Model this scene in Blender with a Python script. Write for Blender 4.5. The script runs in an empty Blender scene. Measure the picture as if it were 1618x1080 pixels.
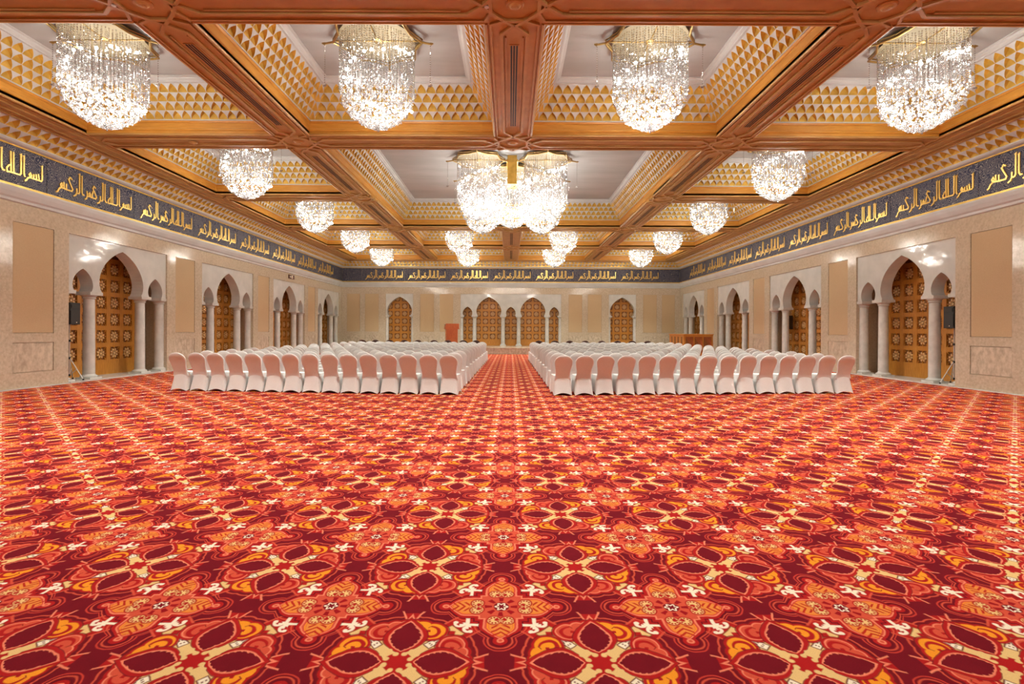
import bpy, bmesh, math, random
from math import sin, cos, pi, sqrt, atan2
from mathutils import Vector, Matrix

random.seed(7)
SC = bpy.context.scene
COL = SC.collection

# ------------------------------------------------------------------ camera, world, exposure
cam_d = bpy.data.cameras.new('camera')
cam = bpy.data.objects.new('camera', cam_d)
COL.objects.link(cam)
cam.location = (-0.05, 0.0, 1.5)
cam_d.sensor_width = 36.0
cam_d.lens = 800.0 / 1618.0 * 36.0
cam_d.shift_x = 3.0 / 1618.0
cam_d.shift_y = -18.0 / 1618.0
cam_d.clip_end = 200
cam.rotation_euler = (Matrix.Rotation(pi / 2, 3, 'X') @ Matrix.Rotation(0.0042, 3, 'Z')).to_euler()
SC.camera = cam

world = bpy.data.worlds.new('world')
SC.world = world
world.use_nodes = True
world.node_tree.nodes['Background'].inputs[0].default_value = (1.0, 0.95, 0.9, 1)
world.node_tree.nodes['Background'].inputs[1].default_value = 0.0

SC.view_settings.view_transform = 'Standard'
SC.view_settings.look = 'None'
SC.view_settings.gamma = 1.0
SC.view_settings.use_curve_mapping = False
SC.view_settings.exposure = 1.75
cy = SC.cycles
cy.max_bounces = 6
cy.diffuse_bounces = 4
cy.glossy_bounces = 3
cy.transmission_bounces = 3
cy.transparent_max_bounces = 8
cy.caustics_reflective = False
cy.caustics_refractive = False
cy.sample_clamp_indirect = 4.0
cy.use_denoising = True
cy.use_light_tree = True
cy.use_adaptive_sampling = True
cy.adaptive_threshold = 0.03

LAMP_LOW = 40.0       # watts of each lower and upper lamp of a chandelier
LAMP_HIGH = 17.0
FLOOR_SPOT = 230.0     # watts of the spot added under each chandelier to brighten the floor
LAMP_COL = (1.0, 0.95, 0.86)

# ------------------------------------------------------------------ dimensions (metres)
W = 12.16            # half width of the hall
D = 36.4             # back wall
YF = -4.0            # wall behind the camera
P = 5.57             # coffer pitch
Y0 = 7.575           # first visible cross beam
ZS = 6.38            # beam soffit
ZC = 7.53            # coffer ceiling panel
HB = 0.47            # half beam
STAGE_Y, STAGE_Z = 32.1, 0.40

# ------------------------------------------------------------------ node helpers
def new_mat(name):
    m = bpy.data.materials.new(name)
    m.use_nodes = True
    nt = m.node_tree
    b = nt.nodes['Principled BSDF']
    return m, nt, b

def simple(name, col, rough=0.5, metal=0.0, spec=0.5):
    m, nt, b = new_mat(name)
    b.inputs['Base Color'].default_value = (*col, 1)
    b.inputs['Roughness'].default_value = rough
    b.inputs['Metallic'].default_value = metal
    b.inputs['Specular IOR Level'].default_value = spec
    return m

def mottled(name, c1, c2, scale, rough=0.3, spec=0.5, detail=4, stretch=(1, 1, 1), lo=0.35, hi=0.65, bump=0.0, metal=0.0, coat=0.0):
    m, nt, b = new_mat(name)
    tc = nt.nodes.new('ShaderNodeTexCoord')
    mp = nt.nodes.new('ShaderNodeMapping')
    mp.inputs['Scale'].default_value = stretch
    n = nt.nodes.new('ShaderNodeTexNoise')
    n.inputs['Scale'].default_value = scale
    n.inputs['Detail'].default_value = detail
    r = nt.nodes.new('ShaderNodeValToRGB')
    r.color_ramp.elements[0].position = lo
    r.color_ramp.elements[0].color = (*c1, 1)
    r.color_ramp.elements[1].position = hi
    r.color_ramp.elements[1].color = (*c2, 1)
    L = nt.links.new
    L(tc.outputs['Object'], mp.inputs['Vector'])
    L(mp.outputs[0], n.inputs['Vector'])
    L(n.outputs['Fac'], r.inputs[0])
    L(r.outputs[0], b.inputs['Base Color'])
    b.inputs['Roughness'].default_value = rough
    b.inputs['Specular IOR Level'].default_value = spec
    b.inputs['Metallic'].default_value = metal
    b.inputs['Coat Weight'].default_value = coat
    if bump:
        bp = nt.nodes.new('ShaderNodeBump')
        bp.inputs['Strength'].default_value = bump
        bp.inputs['Distance'].default_value = 0.01
        L(n.outputs['Fac'], bp.inputs['Height'])
        L(bp.outputs[0], b.inputs['Normal'])
    return m

class E:
    """a float in a node tree, with arithmetic"""
    nt = None
    def __init__(s, v): s.v = v
    @staticmethod
    def op(kind, *args, clamp=False):
        n = E.nt.nodes.new('ShaderNodeMath')
        n.operation = kind
        n.use_clamp = clamp
        for i, a in enumerate(args):
            a = a.v if isinstance(a, E) else a
            if isinstance(a, (int, float)): n.inputs[i].default_value = a
            else: E.nt.links.new(a, n.inputs[i])
        return E(n.outputs[0])
    def __add__(s, o): return E.op('ADD', s, o)
    __radd__ = __add__
    def __sub__(s, o): return E.op('SUBTRACT', s, o)
    def __rsub__(s, o): return E.op('SUBTRACT', o, s)
    def __mul__(s, o): return E.op('MULTIPLY', s, o)
    __rmul__ = __mul__
    def __truediv__(s, o): return E.op('DIVIDE', s, o)
def eabs(a): return E.op('ABSOLUTE', a)
def emin(a, b, *r):
    o = E.op('MINIMUM', a, b)
    return emin(o, *r) if r else o
def emax(a, b, *r):
    o = E.op('MAXIMUM', a, b)
    return emax(o, *r) if r else o
def efrac(a): return E.op('FRACT', a)
def esign(a): return E.op('SIGN', a)
def hyp(a, b): return E.op('SQRT', E.op('MULTIPLY_ADD', a, a, b * b))
def dist(a, b, ca, cb): return hyp(a - ca, b - cb)
def mask(d, aa=0.007): return E.op('MULTIPLY_ADD', d, -1.0 / aa, 0.5, clamp=True)
def mix(c, col, m):
    n = E.nt.nodes.new('ShaderNodeMix')
    n.data_type = 'RGBA'
    E.nt.links.new(m.v, n.inputs[0])
    for i, k in ((6, c), (7, col)):
        if isinstance(k, tuple): n.inputs[i].default_value = (*k, 1)
        else: E.nt.links.new(k, n.inputs[i])
    return n.outputs[2]

def carpet_material():
    m, nt, bsdf = new_mat('patterned_carpet')
    E.nt = nt
    L = nt.links.new
    tc = nt.nodes.new('ShaderNodeTexCoord')
    sp = nt.nodes.new('ShaderNodeSeparateXYZ')
    wob = nt.nodes.new('ShaderNodeTexNoise')
    wob.inputs['Scale'].default_value = 14.0
    wob.inputs['Detail'].default_value = 2.0
    wv = nt.nodes.new('ShaderNodeVectorMath'); wv.operation = 'MULTIPLY_ADD'
    wv.inputs[1].default_value = (0.016, 0.016, 0)
    L(tc.outputs['Object'], wob.inputs['Vector'])
    L(wob.outputs['Color'], wv.inputs[0])
    L(tc.outputs['Object'], wv.inputs[2])
    L(wv.outputs[0], sp.inputs[0])
    T = 0.925
    u = (E(sp.outputs[0]) - 0.378) / T
    v = (E(sp.outputs[1]) - 2.298) / T
    X = efrac(u + 0.5) - 0.5
    Y = efrac(v + 0.5) - 0.5
    Xm = efrac(u) - 0.5
    Ym = efrac(v) - 0.5
    DARK, DARK2 = (0.130, 0.003, 0.009), (0.190, 0.005, 0.012)
    RED, CORAL, PINK = (0.40, 0.010, 0.010), (0.60, 0.080, 0.040), (0.78, 0.22, 0.12)
    ORANGE, CREAM, WHITE, LEAF = (0.82, 0.29, 0.018), (0.74, 0.50, 0.20), (0.86, 0.76, 0.58), (0.72, 0.25, 0.045)
    nz = nt.nodes.new('ShaderNodeTexNoise'); nz.inputs['Scale'].default_value = 9.0; nz.inputs['Detail'].default_value = 3.0
    L(tc.outputs['Object'], nz.inputs['Vector'])
    c = mix(DARK, DARK2, E(nz.outputs['Fac']))
    ax, ay = eabs(X), eabs(Y)
    g = E.op('GREATER_THAN', ax, ay)
    a = emax(ax, ay)
    bb = emin(ax, ay)
    b2 = -1.0 * (X * esign(Y))
    b = b2 + g * (Y * esign(X) - b2)
    p = (a + bb) * 0.70711
    q = (a - bb) * 0.70711
    # swirls either side of the petal tips
    sw = emin(dist(a, bb, 0.254, 0.137) - 0.069, dist(a, bb, 0.297, 0.074) - 0.047, dist(a, bb, 0.326, 0.03) - 0.024)
    env = emin(sw, hyp(a, bb) - 0.22)
    # outlines in the dark ground
    c = mix(c, CORAL, mask(emax(eabs(sw - 0.042) - 0.0050, 0.24 - a)))
    tip = emax(eabs(eabs(bb - 0.022) - (a - 0.352) * 0.42) - 0.006, eabs(a - 0.40) - 0.045)
    c = mix(c, RED, mask(emax(eabs(bb) - 0.022 - (a - 0.352) * 0.42, eabs(a - 0.39) - 0.035)))
    c = mix(c, PINK, mask(tip))
    # red ground of the corners
    fa, fb = a - 0.315, bb - 0.315
    corner = emax(p * -1.0 + 0.36, q - 0.085)
    c = mix(c, CORAL, mask(corner - 0.012))
    c = mix(c, RED, mask(corner))
    # medallion
    A = emax(eabs(Xm), eabs(Ym)); B = emin(eabs(Xm), eabs(Ym))
    s = emax((A - 0.205) / 0.105, 0.0)
    wA = 0.096 - 0.096 * E.op('POWER', s, 1.6)
    arm = emax(B - wA, A - 0.312)
    med = emin(arm, A - 0.126, dist(A, B, 0.325, 0.0) - 0.020)
    c = mix(c, CORAL, mask(emax(eabs(med - 0.046) - 0.0045, 0.19 - A, -1.0 * (env - 0.05))))
    c = mix(c, (0.60, 0.05, 0.03), mask(emax(eabs(med - 0.066) - 0.0035, 0.22 - A, -1.0 * (env - 0.06))))
    c = mix(c, RED, mask(med - 0.022))
    c = mix(c, DARK, mask(eabs(med - 0.026) - 0.004))
    c = mix(c, PINK, mask(med))
    c = mix(c, CORAL, mask(med + 0.010))
    c = mix(c, ORANGE, mask(emax(eabs(arm + 0.026) - 0.0035, 0.13 - A)))
    inner = emax(arm + 0.032, 0.135 - A)
    c = mix(c, LEAF, mask(inner))
    chev = emax(E.op('ABSOLUTE', efrac((A - B * 0.8) * 26.0) - 0.5) * 0.04 - 0.008, B - 0.05, eabs(A - 0.235) - 0.05)
    c = mix(c, (0.45, 0.02, 0.01), mask(chev))
    heart = dist(A, B, 0.140, 0.036) - 0.036
    c = mix(c, RED, mask(heart - 0.009))
    c = mix(c, CREAM, mask(heart))
    phh = E.op('ARCTAN2', B - 0.036, A - 0.140)
    rh = dist(A, B, 0.140, 0.036)
    c = mix(c, RED, mask(emax(E.op('COSINE', phh * 9.0) * 0.012 - 0.004, 0.020 - rh, rh - 0.033)))
    c = mix(c, RED, mask(dist(A, B, 0.133, 0.022) - 0.013))
    rm = hyp(Xm, Ym)
    phm = E.op('ARCTAN2', Ym, Xm)
    c = mix(c, (0.30, 0.006, 0.010), mask(emax(E.op('COSINE', phm * 8.0) * -0.02 + 0.004, rm - 0.098, 0.055 - rm)))
    c = mix(c, DARK2, mask(rm - 0.046))
    star = rm - 0.028 - E.op('COSINE', phm * 6.0) * 0.007
    c = mix(c, WHITE, mask(eabs(star) - 0.006))
    # white fleur on the diagonal
    fl = emin(emax(eabs(fa - 0.012) - 0.052, eabs(fb) - 0.010), emax(eabs(fb - 0.012) - 0.052, eabs(fa) - 0.010))
    fl = emin(fl, emax(eabs(dist(fa, fb, 0.012, -0.040) - 0.026) - 0.009, fa - 0.022), dist(fa, fb, 0.022, -0.062) - 0.014)
    c = mix(c, WHITE, mask(fl))
    # rosette ground, cream kites
    c = mix(c, RED, mask(env - 0.018))
    kite = emax(q - 0.072 + 0.11 * eabs(p - 0.19), eabs(p - 0.215) - 0.165)
    c = mix(c, (0.20, 0.06, 0.02), mask(kite - 0.006))
    c = mix(c, CREAM, mask(kite))
    dia = eabs(p - 0.335) + q
    c = mix(c, RED, mask(dia - 0.028, 0.012))
    arrow = emax(eabs(p - 0.215) - 0.038, q - 0.020)
    c = mix(c, (0.14, 0.02, 0.01), mask(arrow - 0.007))
    c = mix(c, WHITE, mask(arrow))
    c = mix(c, (0.14, 0.02, 0.01), mask(emax(eabs(eabs(p - 0.215) - 0.014) - 0.005, eabs(q - 0.008) - 0.004)))
    c = mix(c, RED, mask(emax(eabs(p - 0.268) - 0.012, q - 0.022)))
    # swirls
    c = mix(c, RED, mask(sw - 0.016))
    c = mix(c, (0.16, 0.01, 0.01), mask(eabs(sw - 0.018) - 0.003))
    side = E.op('GREATER_THAN', b, 0.0)
    c = mix(c, PINK, mask(sw) * side)
    c = mix(c, mix(ORANGE, CORAL, side), mask(sw + 0.008 * side))
    rs = dist(a, bb, 0.242, 0.122)
    ph = E.op('ARCTAN2', bb - 0.122, 0.242 - a)
    sp_r = 0.036 + ph * 0.0085
    c = mix(c, RED, mask(emax(eabs(rs - sp_r) - 0.012, rs - 0.062)))
    c = mix(c, (0.25, 0.02, 0.01), mask(emax(dist(a, bb, 0.295, 0.115) - 0.012, eabs(a - bb - 0.18) - 0.004)))
    # petals
    t = (a - 0.215) / 0.134
    wp = (1.0 - t * t) * (0.084 - 0.020 * t)
    pet = bb - wp
    teeth = E.op('SINE', (a + bb * 0.5) * 190.0) * 0.006
    c = mix(c, RED, mask(pet - 0.030))
    c = mix(c, (0.20, 0.008, 0.012), mask(eabs(pet - 0.031) - 0.003))
    c = mix(c, PINK, mask(pet - 0.004))
    c = mix(c, mix(DARK, DARK2, E(nz.outputs['Fac'])), mask(pet + 0.006 + emax(teeth, 0.0)))
    rr = hyp(a, bb)
    c = mix(c, RED, mask(rr - 0.072))
    c = mix(c, PINK, mask(emax(eabs(pet + 0.0) - 0.004, rr - 0.12)))
    c = mix(c, CREAM, mask(dist(a, bb, 0.060, 0.022) - 0.015))
    c = mix(c, CREAM, mask(dist(a, bb, 0.088, 0.058) - 0.014))
    c = mix(c, CREAM, mask(rr - 0.012) * 0.0)
    # pile
    fz = nt.nodes.new('ShaderNodeTexNoise'); fz.inputs['Scale'].default_value = 260.0; fz.inputs['Detail'].default_value = 1.0
    L(tc.outputs['Object'], fz.inputs['Vector'])
    br = nt.nodes.new('ShaderNodeMix'); br.data_type = 'RGBA'; br.blend_type = 'MULTIPLY'
    br.inputs[0].default_value = 1.0
    L(c, br.inputs[6])
    k = E.op('MULTIPLY_ADD', E(fz.outputs['Fac']), 0.5, 0.75)
    cb = nt.nodes.new('ShaderNodeCombineColor')
    for i in range(3): L(k.v, cb.inputs[i])
    L(cb.outputs[0], br.inputs[7])
    L(br.outputs[2], bsdf.inputs['Base Color'])
    bsdf.inputs['Roughness'].default_value = 0.95
    bsdf.inputs['Specular IOR Level'].default_value = 0.1
    return m

def arabesque_material():
    """navy ground with fine pale scrolls"""
    m, nt, b = new_mat('arabesque_tile')
    L = nt.links.new
    tc = nt.nodes.new('ShaderNodeTexCoord')
    n = nt.nodes.new('ShaderNodeTexNoise'); n.inputs['Scale'].default_value = 5.0; n.inputs['Detail'].default_value = 2
    mx = nt.nodes.new('ShaderNodeVectorMath'); mx.operation = 'MULTIPLY_ADD'; mx.inputs[1].default_value = (0.12, 0.12, 0.12)
    L(tc.outputs['Object'], n.inputs['Vector']); L(n.outputs['Color'], mx.inputs[0]); L(tc.outputs['Object'], mx.inputs[2])
    v = nt.nodes.new('ShaderNodeTexVoronoi'); v.inputs['Scale'].default_value = 5.0
    L(mx.outputs[0], v.inputs['Vector'])
    E.nt = nt
    d = E(v.outputs['Distance'])
    ring = E.op('SINE', d * 46.0)
    v2 = nt.nodes.new('ShaderNodeTexVoronoi'); v2.inputs['Scale'].default_value = 15.0
    L(mx.outputs[0], v2.inputs['Vector'])
    leaf = mask(E(v2.outputs['Distance']) - 0.24, 0.15)
    line = emax(mask(0.80 - ring, 0.3) * 0.8, leaf * 0.42)
    c = mix((0.008, 0.013, 0.055), (0.42, 0.39, 0.33), line)
    L(c, b.inputs['Base Color'])
    b.inputs['Roughness'].default_value = 0.6
    return m

def crystal_material():
    m = bpy.data.materials.new('crystal')
    m.use_nodes = True
    nt = m.node_tree
    nt.nodes.clear()
    L = nt.links.new
    out = nt.nodes.new('ShaderNodeOutputMaterial')
    tr = nt.nodes.new('ShaderNodeBsdfTransparent'); tr.inputs[0].default_value = (1, 1, 1, 1)
    gl = nt.nodes.new('ShaderNodeBsdfAnisotropic'); gl.inputs['Color'].default_value = (0.8, 0.8, 0.8, 1); gl.inputs['Roughness'].default_value = 0.08
    tl = nt.nodes.new('ShaderNodeBsdfTranslucent'); tl.inputs[0].default_value = (0.36, 0.36, 0.36, 1)
    m1 = nt.nodes.new('ShaderNodeMixShader'); m1.inputs[0].default_value = 0.45
    m2 = nt.nodes.new('ShaderNodeMixShader'); m2.inputs[0].default_value = 0.46
    L(gl.outputs[0], m1.inputs[1]); L(tl.outputs[0], m1.inputs[2])
    L(tr.outputs[0], m2.inputs[1]); L(m1.outputs[0], m2.inputs[2])
    L(m2.outputs[0], out.inputs[0])
    return m

def emit(name, col, strength):
    m, nt, b = new_mat(name)
    b.inputs['Base Color'].default_value = (0.8, 0.8, 0.8, 1)
    b.inputs['Emission Color'].default_value = (*col, 1)
    b.inputs['Emission Strength'].default_value = strength
    m.cycles.emission_sampling = 'NONE'
    return m

M = {}
M['carpet'] = carpet_material()
M['arabesque'] = arabesque_material()
M['crystal'] = crystal_material()
M['stone'] = mottled('beige_marble', (0.45, 0.38, 0.275), (0.59, 0.515, 0.39), 16.0, rough=0.10, spec=0.45, detail=8, lo=0.3, hi=0.7)
M['stone_low'] = mottled('veined_beige_marble', (0.40, 0.335, 0.245), (0.62, 0.54, 0.415), 9.0, rough=0.18, spec=0.4, detail=9, stretch=(1, 1, 0.7), lo=0.32, hi=0.66)
M['fabric'] = mottled('tan_fabric', (0.50, 0.375, 0.225), (0.54, 0.41, 0.25), 60.0, rough=0.9, spec=0.15)
M['white_marble'] = mottled('white_marble', (0.55, 0.575, 0.55), (0.63, 0.65, 0.62), 2.5, rough=0.04, spec=0.5, detail=5)
M['column'] = mottled('pale_grey_marble', (0.54, 0.55, 0.515), (0.66, 0.67, 0.63), 4.0, rough=0.22, spec=0.45, detail=6)
M['wood'] = mottled('orange_brown_wood', (0.44, 0.250, 0.078), (0.53, 0.315, 0.105), 3.0, rough=0.38, spec=0.4, detail=5, stretch=(1, 1, 8))
M['wood_lit'] = mottled('lit_coffer_wood', (0.56, 0.26, 0.038), (0.64, 0.31, 0.052), 3.0, rough=0.35, spec=0.4, detail=5, stretch=(1, 1, 8))  # beam wood again, with the lamplight on the coffer sides put into its colour
M['screen'] = mottled('screen_wood', (0.46, 0.19, 0.028), (0.56, 0.25, 0.042), 4.0, rough=0.35, spec=0.4, detail=5, stretch=(6, 6, 1))
M['screen_dark'] = simple('dark_screen_wood', (0.22, 0.085, 0.018), 0.5)  # darker brown wood for backings and slots
M['petal'] = simple('pale_gilt_wood', (0.76, 0.52, 0.25), 0.4)
M['gold'] = mottled('gold_leaf', (0.62, 0.39, 0.065), (0.78, 0.52, 0.11), 6.0, rough=0.36, spec=0.5, metal=0.35)
M['gilt'] = simple('gilded_lettering', (0.86, 0.58, 0.14), 0.30, metal=0.45)
M['brass'] = simple('polished_brass', (0.42, 0.28, 0.10), 0.3, metal=0.85)
M['plaster'] = mottled('white_plaster', (0.52, 0.545, 0.54), (0.58, 0.605, 0.60), 1.5, rough=0.55, spec=0.3)
M['plate'] = simple('pale_gilt_plate', (0.22, 0.175, 0.10), 0.5)
M['panel'] = mottled('grey_white_ceiling_panel', (0.36, 0.37, 0.37), (0.42, 0.43, 0.43), 0.6, rough=0.5, spec=0.3, stretch=(1, 4, 1))
M['cover'] = mottled('white_spandex', (0.77, 0.80, 0.79), (0.80, 0.83, 0.82), 30.0, rough=0.6, spec=0.25)
M['brown'] = simple('dark_brown_wood', (0.055, 0.018, 0.008), 0.35)
M['black'] = simple('black_plastic', (0.012, 0.012, 0.012), 0.4)
M['mesh'] = simple('speaker_grille', (0.03, 0.027, 0.025), 0.6)
M['steel'] = simple('pale_metal', (0.68, 0.66, 0.63), 0.3, metal=0.6)
M['darkslot'] = simple('vent_slot', (0.006, 0.005, 0.004), 0.6)
M['lectern'] = mottled('reddish_wood', (0.42, 0.10, 0.022), (0.54, 0.15, 0.035), 5.0, rough=0.35, stretch=(6, 6, 1))
M['sign'] = simple('exit_sign_face', (0.10, 0.035, 0.02), 0.4)
M['signwhite'] = simple('exit_sign_symbol', (0.85, 0.78, 0.62), 0.5)
M['bulb'] = emit('lit_bulb', (1.0, 0.93, 0.82), 25.0)

# ------------------------------------------------------------------ mesh builder
class MB:
    def __init__(s): s.v, s.f, s.m = [], [], []
    def add(s, vs, fs, mat=0):
        o = len(s.v)
        s.v.extend(vs)
        for f in fs:
            s.f.append([i + o for i in f]); s.m.append(mat)
    def quad(s, a, b, c, d, mat=0): s.add([a, b, c, d], [(0, 1, 2, 3)], mat)
    def box(s, x0, x1, y0, y1, z0, z1, mat=0):
        vs = [(x, y, z) for z in (z0, z1) for y in (y0, y1) for x in (x0, x1)]
        s.add(vs, [(0, 2, 3, 1), (4, 5, 7, 6), (0, 1, 5, 4), (2, 6, 7, 3), (0, 4, 6, 2), (1, 3, 7, 5)], mat)
    def lathe(s, prof, n=16, cx=0, cy=0, mat=0, caps=True):
        vs, fs = [], []
        for r, z in prof:
            for i in range(n):
                t = 2 * pi * i / n
                vs.append((cx + r * cos(t), cy + r * sin(t), z))
        for k in range(len(prof) - 1):
            for i in range(n):
                j = (i + 1) % n
                fs.append((k * n + i, k * n + j, (k + 1) * n + j, (k + 1) * n + i))
        if caps:
            fs.append(tuple(reversed(range(n))))
            fs.append(tuple(range((len(prof) - 1) * n, len(prof) * n)))
        s.add(vs, fs, mat)
    def tube(s, a, b, r, n=6, mat=0, r2=None):
        a, b = Vector(a), Vector(b)
        d = (b - a).normalized()
        x = d.orthogonal().normalized(); y = d.cross(x)
        r2 = r if r2 is None else r2
        vs = []
        for c, rr in ((a, r), (b, r2)):
            for i in range(n):
                t = 2 * pi * i / n
                vs.append(tuple(c + x * rr * cos(t) + y * rr * sin(t)))
        fs = [(i, (i + 1) % n, n + (i + 1) % n, n + i) for i in range(n)]
        fs += [tuple(reversed(range(n))), tuple(range(n, 2 * n))]
        s.add(vs, fs, mat)
    def prism(s, pts, h0, h1, fn, mat=0):
        """2-D outline pts extruded from h0 to h1; fn(u, v, h) -> xyz"""
        n = len(pts)
        vs = [fn(u, v, h0) for u, v in pts] + [fn(u, v, h1) for u, v in pts]
        fs = [tuple(range(n)), tuple(reversed(range(n, 2 * n)))]
        fs += [(i, n + i, n + (i + 1) % n, (i + 1) % n) for i in range(n)]
        s.add(vs, fs, mat)
    def bar(s, p, q, w, z0, z1, mat=0):
        p, q = Vector((p[0], p[1])), Vector((q[0], q[1]))
        d = (q - p).normalized(); n = Vector((-d.y, d.x)) * (w / 2)
        c = [p + n, p - n, q - n, q + n]
        s.prism([(t.x, t.y) for t in c], z0, z1, lambda u, v, h: (u, v, h), mat)
    def build(s, name, mats, parent=None, smooth=False, fix=True, loc=None, tri=False):
        me = bpy.data.meshes.new(name)
        me.from_pydata(s.v, [], s.f)
        for m in mats: me.materials.append(m)
        if len(mats) > 1: me.polygons.foreach_set('material_index', s.m)
        if fix or tri:
            bm = bmesh.new(); bm.from_mesh(me)
            if tri: bmesh.ops.triangulate(bm, faces=[f for f in bm.faces if len(f.verts) > 4])
            if fix: bmesh.ops.recalc_face_normals(bm, faces=bm.faces)
            bm.to_mesh(me); bm.free()
        if smooth:
            me.polygons.foreach_set('use_smooth', [True] * len(me.polygons))
        me.update()
        o = bpy.data.objects.new(name, me)
        COL.objects.link(o)
        if parent: o.parent = parent
        if loc: o.location = loc
        return o

def empty(name, loc=(0, 0, 0), rz=0.0):
    o = bpy.data.objects.new(name, None)
    o.empty_display_size = 0.2
    COL.objects.link(o)
    o.location = loc
    o.rotation_euler = (0, 0, rz)
    return o

def tag(o, label, cat, group=None, kind='thing'):
    o['label'] = label
    o['category'] = cat
    if group: o['group'] = group
    o['kind'] = kind
    return o

def structure(o, label=None):
    o['kind'] = 'structure'
    if label: o['label'] = label
    return o

def inst(src, parent=None, loc=None, rz=None, name=None):
    c = src.copy()
    COL.objects.link(c)
    c.parent = parent
    if loc is not None: c.location = loc
    if rz is not None: c.rotation_euler = (0, 0, rz)
    return c

def copy_tree(o, parent=None):
    c = o.copy()
    COL.objects.link(c)
    c.parent = parent
    for ch in list(o.children):
        copy_tree(ch, c)
    return c

ORD = ['first', 'second', 'third', 'fourth', 'fifth', 'sixth', 'seventh', 'eighth', 'ninth', 'tenth',
       'eleventh', 'twelfth', 'thirteenth', 'fourteenth', 'fifteenth']

def smooth_by_angle(o, ang=40):
    me = o.data
    bm = bmesh.new(); bm.from_mesh(me)
    for e in bm.edges:
        if len(e.link_faces) == 2:
            e.smooth = e.calc_face_angle(0) < math.radians(ang)
    for f in bm.faces: f.smooth = True
    bm.to_mesh(me); bm.free()

# ------------------------------------------------------------------ floor, stage, shell
fl = MB(); fl.quad((-W - 1.6, YF, 0), (W + 1.6, YF, 0), (W + 1.6, D + 1.6, 0), (-W - 1.6, D + 1.6, 0))
floor = structure(fl.build('floor', [M['carpet']], fix=False))

st = MB()
st.box(-W, W, STAGE_Y, D + 1.2, 0.0, STAGE_Z - 0.05)
st.box(-W, W, STAGE_Y - 0.04, D + 1.2, STAGE_Z - 0.05, STAGE_Z)
stage = structure(st.build('stage', [M['stone_low']]))
tag(stage, 'low beige marble stage in front of the back wall', 'stage', kind='structure')

# ---------- arches
def arch_pts(half, spring, z0, z1, n=14):
    """right-to-left contour of a pointed horseshoe arch: (x, z) from +spring over the apex to -spring"""
    H = z1 - z0
    P0, P1, P2, P3 = (spring, 0), (half * 1.26, 0.30 * H), (half * 0.84, 0.80 * H), (0, H)
    r = []
    for i in range(n + 1):
        t = i / n
        k = ((1 - t) ** 3, 3 * t * (1 - t) ** 2, 3 * t * t * (1 - t), t ** 3)
        r.append((sum(k[j] * (P0, P1, P2, P3)[j][0] for j in range(4)), z0 + sum(k[j] * (P0, P1, P2, P3)[j][1] for j in range(4))))
    return r + [(-x, z) for x, z in reversed(r[:-1])]

Z_SP, Z_BIG, Z_SMALL, Z_OPEN = 2.56, 3.91, 3.21, 4.12
def arcade_outline(width, arches):
    """closed outline in (u, z); arches = [(centre, 'big'|'small')] left to right"""
    pts = [(-width / 2, Z_OPEN), (-width / 2, Z_SP)]
    for c, kind in arches:
        half, spr, top = (0.865, 0.79, Z_BIG) if kind == 'big' else (0.35, 0.285, Z_SMALL)
        pts += [(c - x, z) for x, z in arch_pts(half, spr, Z_SP, top)]
    pts += [(width / 2, Z_SP), (width / 2, Z_OPEN)]
    return pts

# ---------- screens (carved, pierced, gilded wood)
CELL = 0.545
def screen_mesh(w, z0, z1, dense=True):
    """front at y = 0, wood going back to y = +0.10; returns (frame MB, rosette MB)"""
    fr, ro = MB(), MB()
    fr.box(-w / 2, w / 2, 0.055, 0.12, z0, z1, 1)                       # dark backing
    n = int(round(w / CELL)); cw = w / n
    base = z0 + 0.40
    fr.box(-w / 2, w / 2, 0.0, 0.055, z0, base, 0)
    nz = int((z1 - base) / CELL) + 1
    op = 0.40 / 2
    for i in range(n + 1):
        x = -w / 2 + i * cw
        a, b = x - (cw / 2 - op), x + (cw / 2 - op)
        fr.box(max(a, -w / 2), min(b, w / 2), 0.0, 0.055, base, z1, 0)
    for k in range(nz + 1):
        zc = base + k * CELL
        a, b = zc - (CELL / 2 - op) * (0 if k == 0 else 1), zc + (CELL / 2 - op)
        if a < z1: fr.box(-w / 2, w / 2, 0.002, 0.055, a, min(b, z1), 0)
    fr.box(-0.03, 0.03, -0.012, 0.0, z0, z1, 0)
    for k in range(nz):
        for i in range(n):
            cx, cz = -w / 2 + (i + 0.5) * cw, base + (k + 0.5) * CELL
            if cz + 0.2 > z1: continue
            f = lambda u, v, h, cx=cx, cz=cz: (cx + u, h, cz + v)
            for j in range(8):
                t = j * pi / 4 + pi / 8
                c, s = cos(t), sin(t)
                # petal
                pp = [(0.055, 0), (0.105, 0.036), (0.165, 0), (0.105, -0.036)]
                ro.prism([(c * x - s * y, s * x + c * y) for x, y in pp], 0.02, 0.055, f, 0)
                # outer spike filling the square
                t2 = j * pi / 4
                c2, s2 = cos(t2), sin(t2)
                ext = 0.2 if j % 2 == 0 else 0.268
                pp = [(ext - 0.085, 0), (ext, 0.018), (ext, -0.018)]
                ro.prism([(c2 * x - s2 * y, s2 * x + c2 * y) for x, y in pp], 0.015, 0.055, f, 1)
            o8 = [(0.040 * cos(j * pi / 4), 0.040 * sin(j * pi / 4)) for j in range(8)]
            ro.prism(o8, 0.012, 0.055, f, 0)
            # ring
            for j in range(12):
                t0, t1 = 2 * pi * j / 12, 2 * pi * (j + 1) / 12
                q = [(0.088 * cos(t0), 0.088 * sin(t0)), (0.104 * cos(t0), 0.104 * sin(t0)),
                     (0.104 * cos(t1), 0.104 * sin(t1)), (0.088 * cos(t1), 0.088 * sin(t1))]
                ro.add([f(u, v, 0.018) for u, v in q], [(0, 1, 2, 3)], 1)
    return fr, ro

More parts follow.
